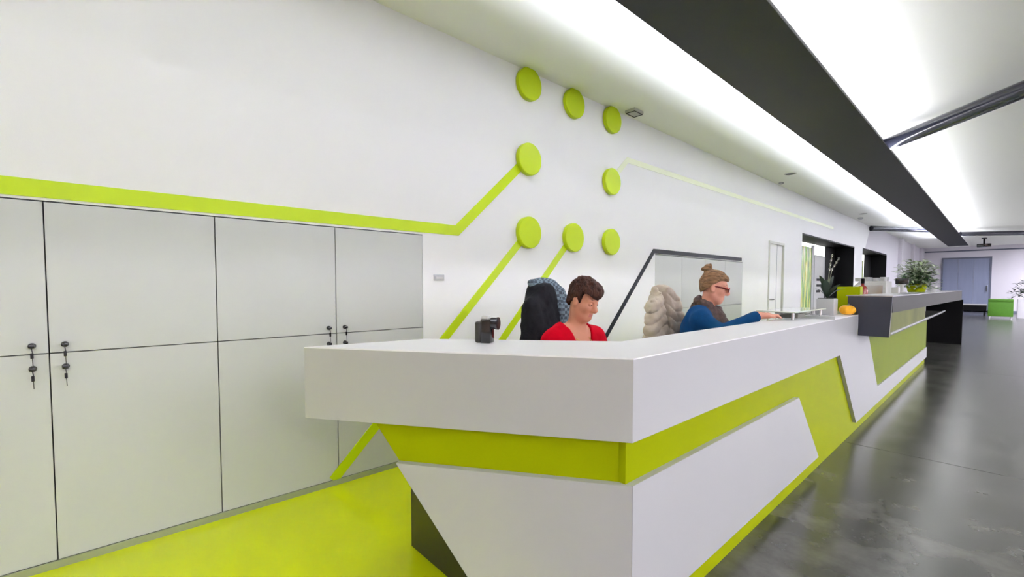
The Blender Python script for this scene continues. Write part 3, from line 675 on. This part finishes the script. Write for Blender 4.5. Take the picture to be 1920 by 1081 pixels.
class Person:
    """local frame: faces +x, left is +y, hips above the origin"""
    def __init__(s, loc, rz, head, hp, hy, hr, skin, k, label, arms, seat=.50):
        s.J = J = {}
        J['hip'] = Vector((0, 0, seat + .08)); J['head'] = Vector(head)
        J['neck'] = Vector((head[0] - .055, 0, head[2] - .155)); J['chest'] = Vector((head[0] * .5, 0, head[2] - .34))
        s.Rh = Matrix.Rotation(hy, 4, 'Z') @ Matrix.Rotation(hp, 4, 'Y') @ Matrix.Rotation(hr, 4, 'X'); s.k = k
        s.arms = arms; s.seat = seat
        s.sh = {sd: Vector((J['neck'].x - .02, sd * .165, J['neck'].z - .075)) for sd in (-1, 1)}
        s.root = s.body(skin); s.root.location = loc; s.root.rotation_euler = (0, 0, rz); tag(s.root, label, 'person')
    def H(s, p): return s.J['head'] + s.Rh @ (Vector(p) * s.k)
    def torso(s, F, e=0.0):
        J = s.J
        F.ell(J['hip'], (.125 + e, .17 + e, .11 + e), .05)
        F.cone(J['hip'], J['chest'], .115 + e, .12 + e, .06)
        ch = J['chest']
        for sd in (-1, 1):
            F.ell(ch + Vector((-.005, sd * .062, .03)), (.105 + e, .10 + e, .17 + e), .06)
            F.ell(ch + Vector((.085, sd * .07, -.0)), (.06 + e, .066 + e, .065 + e), .04)
            F.cone(J['neck'] + Vector((-.02, sd * .05, -.045)), s.sh[sd], .045 + e, .052 + e, .05)
    def arm(s, F, sd, e=0.0, part='all'):
        el, wr = s.arms[sd]; sh = s.sh[sd]
        F.cone(sh, el, .05 + e, .041 + e, .04); w2 = Vector(el).lerp(Vector(wr), .93 if e else 1)
        F.cone(el, w2, .041 + e, .027 + e, .03)
    def body(s, skin):
        F = Field((-.28, -.34, 0.0), (.85, .34, s.J['head'].z + .16), .0055)
        s.torso(F); J = s.J
        F.cone(J['neck'] + Vector((-.005, 0, -.05)), s.H((-.02, 0, -.06)), .054, .05, .035)
        for sd in (-1, 1):
            s.arm(F, sd)
            hj = Vector((.03, sd * .09, s.seat + .065)); kn = Vector((.44, sd * .11, s.seat + .045)); an = Vector((.40, sd * .11, .085))
            F.cone(hj, kn, .085, .058, .05); F.cone(kn, an, .056, .036, .03); F.cone(an + Vector((-.02, 0, -.045)), an + Vector((.15, sd * .015, -.055)), .036, .028, .03)
            # hand: palm, four fingers with a knuckle bend, thumb from the side of the palm
            el, wr = (Vector(q) for q in s.arms[sd]); d = (wr - el); d.z = 0; d.normalize(); lat = Vector((-d.y, d.x, 0)); wr = Vector(wr)
            pal = wr + d * .055; F.cone(wr, pal + d * .02, .024, .022, .02)
            for j in (-1.5, -.5, .5, 1.5): F.cone(wr + d * .03 + lat * j * .009, wr + d * .088 + lat * j * .018, .013, .011, .012)
            for j, L in ((-1.5, .058), (-.5, .07), (.5, .075), (1.5, .066)):
                jj = j * sd; b0 = wr + d * .088 + lat * jj * .018; b1 = b0 + d * L * .55 + Vector((0, 0, .004)); b2 = b1 + d * L * .42 + Vector((0, 0, -.02))
                F.cone(b0, b1, .0095, .0085, .006); F.cone(b1, b2, .0085, .007, .004)
            ti = wr + d * .03 - lat * sd * -.022; t1 = ti + d * .03 + lat * sd * .022; F.cone(wr + d * .025, t1, .013, .010, .01); F.cone(t1, t1 + d * .032 + lat * sd * .004 + Vector((0, 0, -.008)), .010, .0085, .005)
        H = s.H; q = s.Rh; k = s.k; K = lambda r: tuple(v * k for v in r)
        F.ell(H((-.014, 0, .035)), K((.094, .074, .090)), .03, q)
        F.ell(H((.022, 0, -.03)), K((.068, .058, .088)), .03, q)
        F.cone(H((.058, -.012, -.098)), H((.058, .012, -.098)), .022, .022, .03)
        for sd in (-1, 1):
            F.cone(H((-.012, sd * .052, -.055)), H((.052, sd * .018, -.098)), .017, .018, .03)
            F.ell(H((.055, sd * .040, -.026)), K((.026, .024, .026)), .025, q)
            F.cone(H((.080, sd * .012, .030)), H((.066, sd * .046, .030)), .010, .009, .016)
            F.ell(H((-.006, sd * .080, -.012)), K((.021, .015, .035)), .008, q @ Matrix.Rotation(R(-12), 4, 'Y'))
            F.ell(H((.000, sd * .094, -.010)), K((.011, .007, .019)), .006, q, True)
            F.ell(H((.094, sd * .031, .006)), K((.016, .017, .011)), .012, q, True)
            F.cone(H((.094, sd * .010, -.036)), H((.090, sd * .012, -.037)), .007, .006, .008)
        F.cone(H((.085, 0, .020)), H((.110, 0, -.026)), .009, .0125, .012)
        F.cone(H((.110, 0, -.028)), H((.105, 0, -.037)), .012, .010, .008)
        F.cone(H((.083, -.016, -.063)), H((.083, .016, -.063)), .0075, .0075, .008)
        F.cone(H((.083, -.014, -.075)), H((.083, .014, -.075)), .008, .008, .008)
        F.cone(H((.096, -.018, -.069)), H((.096, .018, -.069)), .003, .003, .006, True)
        o = F.mesh('person', skin, None, 2); me = o.data
        me.materials.append(M_lip); inv = (Matrix.Translation(s.J['head']) @ s.Rh @ Matrix.Scale(k, 4)).inverted()
        for p in me.polygons:
            c = inv @ p.center
            if c.x > .078 and abs(c.y) < .020 and -.079 < c.z < -.061 and c.x < .1: p.material_index = 1
        for sd in (-1, 1):
            e = B().lathe([(.0125 * math.sin(t), -.0125 * math.cos(t)) for t in np.linspace(.05, 3.09, 10)], n=16).done('eye', M_eye, o, True); e.location = s.H((.0735, sd * .031, .005))
            ir = B().lathe([(.0055 * math.sin(t), -.004 * math.cos(t)) for t in np.linspace(.05, 3.09, 8)], n=12).done('iris', M_iris, e, True); ir.location = s.Rh @ Vector((.0105, 0, -.002))
            el_ = B().lathe([(.0138 * math.sin(t), .0138 * math.cos(t)) for t in np.linspace(.02, 3.1, 12)], n=16, mtx=s.Rh @ Matrix.Rotation(R(24), 4, 'Y')).done('eyelid', skin, o, True); el_.location = e.location
            pts = [s.H((.083 - .012 * abs(t) ** 1.5, sd * (.014 + .034 * t), .031 + .006 * math.sin(math.pi * t * .8))) for t in np.linspace(0, 1, 6)]
            B().tube(pts, [.0040, .0048, .0048, .004, .003, .0015], 6).done('eyebrow', s.brow if hasattr(s, 'brow') else M_hair1, o, True)
            lid = [s.H((.0878 - .010 * abs(t) ** 2, sd * (.031 + .014 * t), .0 + .003 * abs(t))) for t in np.linspace(-1, 1, 7)]
            B().tube(lid, .0016, 6).done('eyelashes', M_iris, o, True)
        return o
    def top(s, m, neckcut, name='sweater', hem=None, sleeve=.93):
        F = Field((-.30, -.36, s.seat - .05), (.80, .36, s.J['head'].z), .007)
        s.torso(F, .012)
        for sd in (-1, 1): s.arm(F, sd, .012)
        x, y, z = F.full()
        F.F += (.0035 * wob(x, y, z, 38)).astype(np.float32)
        cut = neckcut(x, y, z); F.F = np.maximum(F.F, cut).astype(np.float32)
        F.F = np.maximum(F.F, (s.seat + .02) - z).astype(np.float32)
        return F.mesh(name, m, s.root, 2)
    def trousers(s):
        F = Field((-.25, -.3, .06), (.62, .3, s.seat + .2), .009)
        F.ell(s.J['hip'], (.135, .18, .115), .05)
        for sd in (-1, 1):
            hj = Vector((.03, sd * .09, s.seat + .065)); kn = Vector((.44, sd * .11, s.seat + .045)); an = Vector((.40, sd * .11, .085))
            F.cone(hj, kn, .096, .068, .05); F.cone(kn, an, .066, .052, .03)
        F.mesh('trousers', M_jeans, s.root, 2)
        for sd in (-1, 1):
            G = Field((.30, sd * .11 - .07, .0), (.62, sd * .11 + .07, .16), .007); an = Vector((.40, sd * .11, .085))
            G.cone(an + Vector((-.02, 0, -.035)), an + Vector((.15, sd * .015, -.05)), .045, .034, .03); G.cone(an + Vector((-.02, 0, -.03)), an, .04, .042, .02)
            xx, yy, zz = G.full(); G.F = np.maximum(G.F, .004 - zz + 0 * xx + 0 * yy).astype(np.float32); G.mesh('shoe', M_black, s.root, 1)
    def hairfield(s, ext=.14, h=.0045):
        c = s.J['head']; return Field(c - Vector((ext, ext, ext)), c + Vector((ext, ext, ext + .03)), h)
    def local(s, F):
        x, y, z = F.full(); A = np.array(s.Rh.transposed().to_3x3()) / s.k; c = s.J['head']
        X, Y, Z = x - c.x, y - c.y, z - c.z
        return [A[i][0] * X + A[i][1] * Y + A[i][2] * Z for i in range(3)]

# office chair with a high back
def office_chair(loc, rz, label, hb=1.16, seat=.465):
    t = empty('office_chair', loc, rz, label, 'chair', 'office chairs behind the counter')
    B().box(-.22, .25, -.24, .24, seat - .07, seat, bev=.025).done('seat', M_fabric, t, True)
    B().prism([(-.27, seat + .04), (-.20, seat + .02), (-.235, hb * .8), (-.27, hb), (-.32, hb), (-.30, hb * .8)], 'y', -.125, .125, bev=.015).done('backrest', M_fabric, t, True)
    B().box(-.29, -.22, -.04, .04, seat - .05, seat + .1, bev=.005).done('back_bracket', M_black, t)
    B().cyl((0, 0, .1), (0, 0, seat - .07), .028, n=18).done('gas_post', M_black, t, True)
    for i in range(5):
        a = i * 2 * math.pi / 5 + .3; p = Vector((.28 * math.cos(a), .28 * math.sin(a), .075))
        l = B().tube([(0, 0, .11), tuple(p + Vector((0, 0, .01)))], [.028, .018], 10).done('base_leg', M_black, t, True)
        B().lathe([(.0, -.012), (.03, -.012), (.03, .012), (0, .012)], n=16, mtx=Matrix.Translation((p.x, p.y, .03)) @ Matrix.Rotation(a, 4, 'Z') @ Matrix.Rotation(R(90), 4, 'X')).cyl((p.x, p.y, .03), (p.x, p.y, .08), .008, n=8).done('caster', M_black, l, True)
    return t
def wloc(headw, head, rz):      # base location so that the head lands at headw
    return Vector((headw[0], headw[1], 0)) - Matrix.Rotation(rz, 3, 'Z') @ Vector((head[0], head[1], 0))

# --- woman in red
rz = R(-4); hd = (.20, 0, 1.175); loc = wloc((-1.582, 1.977), hd, rz)
arms = {1: (Vector((.17, .235, .80)), Vector((.40, .16, .775))), -1: (Vector((.17, -.235, .80)), Vector((.40, -.14, .775)))}
Person.brow = M_hair1
red = Person(loc, rz, hd, R(24), R(6), R(0), M_skin, .86, 'short-haired woman in a red V-neck sweater, seated and looking down behind counter', arms)
nk = red.J['neck']
def vneck(x, y, z):
    r = np.sqrt((x - nk.x + .0) ** 2 + y ** 2)
    a = .078 - r + np.clip((z - nk.z + .02) * .25, -.05, .08)          # round collar
    a = np.where(z < nk.z - .05, -.05, a)
    v = (z - (nk.z - .27)) * .32 - np.abs(y)                              # V opening at the front
    v = np.where(x > nk.x - .0, v, -.05)
    return np.maximum(a, v)
red.top(M_sweater, vneck)
red.trousers()
KR = .86 / .95
F = red.hairfield(); c = red.J['head']
F.ell(red.H((-.020, 0, .046)), (.104 * KR, .090 * KR, .096 * KR), .01, red.Rh); F.ell(red.H((.035, 0, .082)), (.072 * KR, .076 * KR, .05 * KR), .03, red.Rh)
F.ell(red.H((-.065, 0, -.035)), (.045 * KR, .064 * KR, .07 * KR), .03, red.Rh)
F.ell(red.H((-.02, 0, .125)), (.06 * KR, .05 * KR, .022 * KR), .02, red.Rh)
X, Y, Z = red.local(F)
F.F += (.005 * wob(X, Y * 1.5, Z * .6, 95) + .007 * wob(X, Y, Z, 46)).astype(np.float32)
line = np.where(X > .03, .060 - .012 * np.cos(40 * Y) - (X - .03) * .12, .060 + (X - .03) * 1.15)
line = np.where(X < -.045, np.maximum(line, -.115), line)
side = (np.abs(Y) > .055) & (X > .004) & (X < .028)
line = np.where(side, np.minimum(line, -.012), line)
F.F = np.maximum(F.F, (line - Z) * .7).astype(np.float32); F.mesh('hair', M_hair1, red.root, 1)
nl = [nk + Vector((.062 * math.cos(t) - .005 + .06 * max(0, math.cos(t)) ** 3, .066 * math.sin(t), -.015 - .075 * max(0, math.cos(t)))) for t in np.linspace(0, 2 * math.pi, 40)]
B().tube(nl, .0022, 6).done('necklace', M_gold, red.root, True)
ch1 = office_chair((loc.x + .02, loc.y + .09, 0), rz, 'high-backed black office chair under the dark jacket')
# --- dark jacket over her chair
def drape(name, m, loc, rz, w, z0, z1, th, quilt, label, cat, slope=.10, sleeves=True):
    F = Field((-.30, -.36, z0 - .02), (.26, .36, z1 + .05), .0065 if quilt else .009)
    x, y, z = F.full(); t = np.clip((z - z0) / (z1 - z0), 0, 1)
    hw = w * (1 - .42 * t ** 4) * (1.0 + slope * (1 - t)); xc = .04 * (1 - t)
    q = ((np.abs(x - xc) / th) ** 2.5 + (np.abs(y) / hw) ** 2.5) ** (1 / 2.5)
    d = (q - 1) * th * .8
    d = np.maximum(d, np.maximum(z - (z1 - .10 * (np.abs(y) / hw) ** 2.2), z0 - z))
    F.F = d.astype(np.float32) + 0 * x
    if sleeves:
        for sd in (-1, 1):
            F.cone((.03, sd * w * .72, z1 - .14), (.02, sd * w * 1.0, z0 + .12), .055, .05, .04)
        F.cone((-.01, -w * .3, z1 - .03), (-.01, w * .3, z1 - .03), .045, .045, .04)
    F.F += ((.007 if quilt else .006) * wob(x, y, z, 30) + .004 * wob(x, y, z, 70)).astype(np.float32)
    if quilt:
        F.F += (quilt * (np.abs(np.sin(math.pi * (z + .35 * np.abs(y + .03) + .02 * np.sin(25 * y)) / .085)) ** .3 * -1 + .9)).astype(np.float32)
        F.F += (  .03 * np.exp(-((y + .03 + .03 * np.sin(6 * z)) / .012) ** 2)).astype(np.float32)     # zip line
    o = F.mesh(name, m, None, 0 if quilt else 1); o.location = loc; o.rotation_euler = (0, 0, rz); tag(o, label, cat); return o
def behind(base, rz, dx, dy=0): return Vector((base[0], base[1], 0)) + Matrix.Rotation(rz, 3, 'Z') @ Vector((dx, dy, 0))
jk = drape('jacket', M_jacket, behind(loc, rz, -.27, .09), rz, .145, .44, 1.272, .085, 0, 'black jacket hung over the chair of the woman in red', 'jacket')
F = Field((-.2, -.3, .80), (.2, .3, 1.36), .008)
pts = [(.085, .15, .90), (.085, .155, 1.0), (.075, .14, 1.12), (.03, .10, 1.21), (.0, .04, 1.265), (-.01, -.03, 1.270)]
for a, b_ in zip(pts, pts[1:]):
    for off in (-.03, 0, .03): F.cone(Vector(a) + Vector((off * .3 + .01, off, 0)), Vector(b_) + Vector((off * .3 + .01, off, 0)), .034, .034, .02)
x, y, z = F.full(); F.F += (.006 * wob(x, y, z, 55)).astype(np.float32)
sc = F.mesh('plaid_scarf', M_plaid, None, 1); sc.location = jk.location; sc.rotation_euler = jk.rotation_euler
tag(sc, 'grey-blue plaid scarf lying over the shoulders of the black jacket', 'scarf')

# --- woman in blue
rz2 = R(20); hd2 = (.19, 0, 1.245); loc2 = wloc((-1.437, 3.332), hd2, rz2)
arms = {1: (Vector((.20, .235, .84)), Vector((.44, .15, .80))), -1: (Vector((.25, -.21, .93)), Vector((.47, -.10, 1.048)))}
Person.brow = M_hair2
blu = Person(loc2, rz2, hd2, R(14), R(2), R(0), M_skin2, .91, 'woman in a blue sweater with hair bun, glasses and brown scarf, seated in profile', arms, .53)
nk2 = blu.J['neck']
blu.top(M_blue, lambda x, y, z: .07 - np.sqrt((x - nk2.x) ** 2 + y ** 2) + np.where(z < nk2.z - .06, -.2, 0))
blu.trousers()
F = blu.hairfield(.15)
F.ell(blu.H((-.018, 0, .044)), (.096, .077, .090), .01, blu.Rh); F.ell(blu.H((-.06, 0, .0)), (.052, .066, .075), .03, blu.Rh)
F.ell(blu.H((.03, 0, .084)), (.05, .056, .027), .02, blu.Rh)
X, Y, Z = blu.local(F)
line = np.where(X > .035, .062 + (X - .035) * .1, .062 + (X - .035) * 1.0); line = np.where(X < -.05, np.maximum(line, -.07), line)
F.F = np.maximum(F.F, (line - Z) * .7).astype(np.float32)
F.cone(blu.H((-.06, 0, .115)), blu.H((-.085, 0, .135)), .022, .018, .012)
F.ell(blu.H((-.095, .004, .138)), (.026, .03, .030), .008, blu.Rh); F.ell(blu.H((-.118, -.006, .128)), (.022, .018, .016), .012); F.ell(blu.H((-.075, .0, .158)), (.012, .014, .022), .01)
F.F += (.0035 * wob(X * .5, Y * 1.4, Z, 110) + .002 * wob(X, Y, Z, 50)).astype(np.float32)
F.mesh('hair', M_hair2, blu.root, 1)
# spectacles
fr = B()
for sd in (-1, 1):
    ring = [blu.H((.108, sd * (.034 + .025 * math.cos(t)), .002 + .017 * math.sin(t))) for t in np.linspace(0, 2 * math.pi, 22)]
    fr.tube(ring, .0042, 6); fr.tube([blu.H((.106, sd * .059, .008)), blu.H((.05, sd * .076, .010)), blu.H((-.005, sd * .083, .008)), blu.H((-.012, sd * .084, -.008))], .0055, 6)
fr.tube([blu.H((.108, -.010, .006)), blu.H((.111, 0, .009)), blu.H((.108, .010, .006))], .003, 6)
gl2 = fr.done('spectacles', M_redframe, blu.root, True)
for sd in (-1, 1):
    bm_ = B(); vs = [bm_.bm.verts.new(blu.H((.107, sd * (.034 + .023 * math.cos(t)), .002 + .0155 * math.sin(t)))) for t in np.linspace(0, 2 * math.pi, 20)[:-1]]
    bm_.bm.faces.new(vs); bm_.done('lens', M_lens, gl2)
# scarf wound round her neck, ends hanging down the front
F = Field((-.22, -.24, .70), (.36, .24, 1.24), .007); n2 = nk2
for ring_, (zo, rr, th) in enumerate(((-.035, .082, .034), (.012, .072, .030), (-.07, .10, .032))):
    P_ = [n2 + Vector((rr * math.cos(t) + .012, rr * math.sin(t) * .95, zo - .045 * math.cos(t) + .01 * math.sin(3 * t))) for t in np.linspace(0, 2 * math.pi, 19)]
    for a, b_ in zip(P_, P_[1:]): F.cone(a, b_, th, th, .012)
for sd, L in ((-1, .36), (1, .30)):
    P_ = [n2 + Vector((.09 + .075 * min(1, t * 2.2), sd * (.03 + .02 * t), -.05 - L * t)) for t in np.linspace(0, 1, 8)]
    for a, b_ in zip(P_, P_[1:]):
        for off in (-.022, .022): F.cone(a + Vector((0, off, 0)), b_ + Vector((0, off, 0)), .030, .030, .012)
x, y, z = F.full(); F.F += (.005 * wob(x, y, z, 70) + .003 * np.sin(x * 160 + 30 * z) * np.sin(y * 90)).astype(np.float32)
F.mesh('neck_scarf', M_scarf, blu.root, 1)
rzc = R(-12); cb2 = loc2 + Vector((.05, .0, 0))
ch2 = office_chair((cb2.x, cb2.y, 0), rzc, 'high-backed black office chair under the beige padded jacket')
jb = drape('padded_jacket', M_puffer, behind(cb2, rzc, -.30, 0), rzc, .16, .62, 1.25, .08, .018, 'beige quilted jacket hung over the chair of the woman in blue', 'jacket', .25)
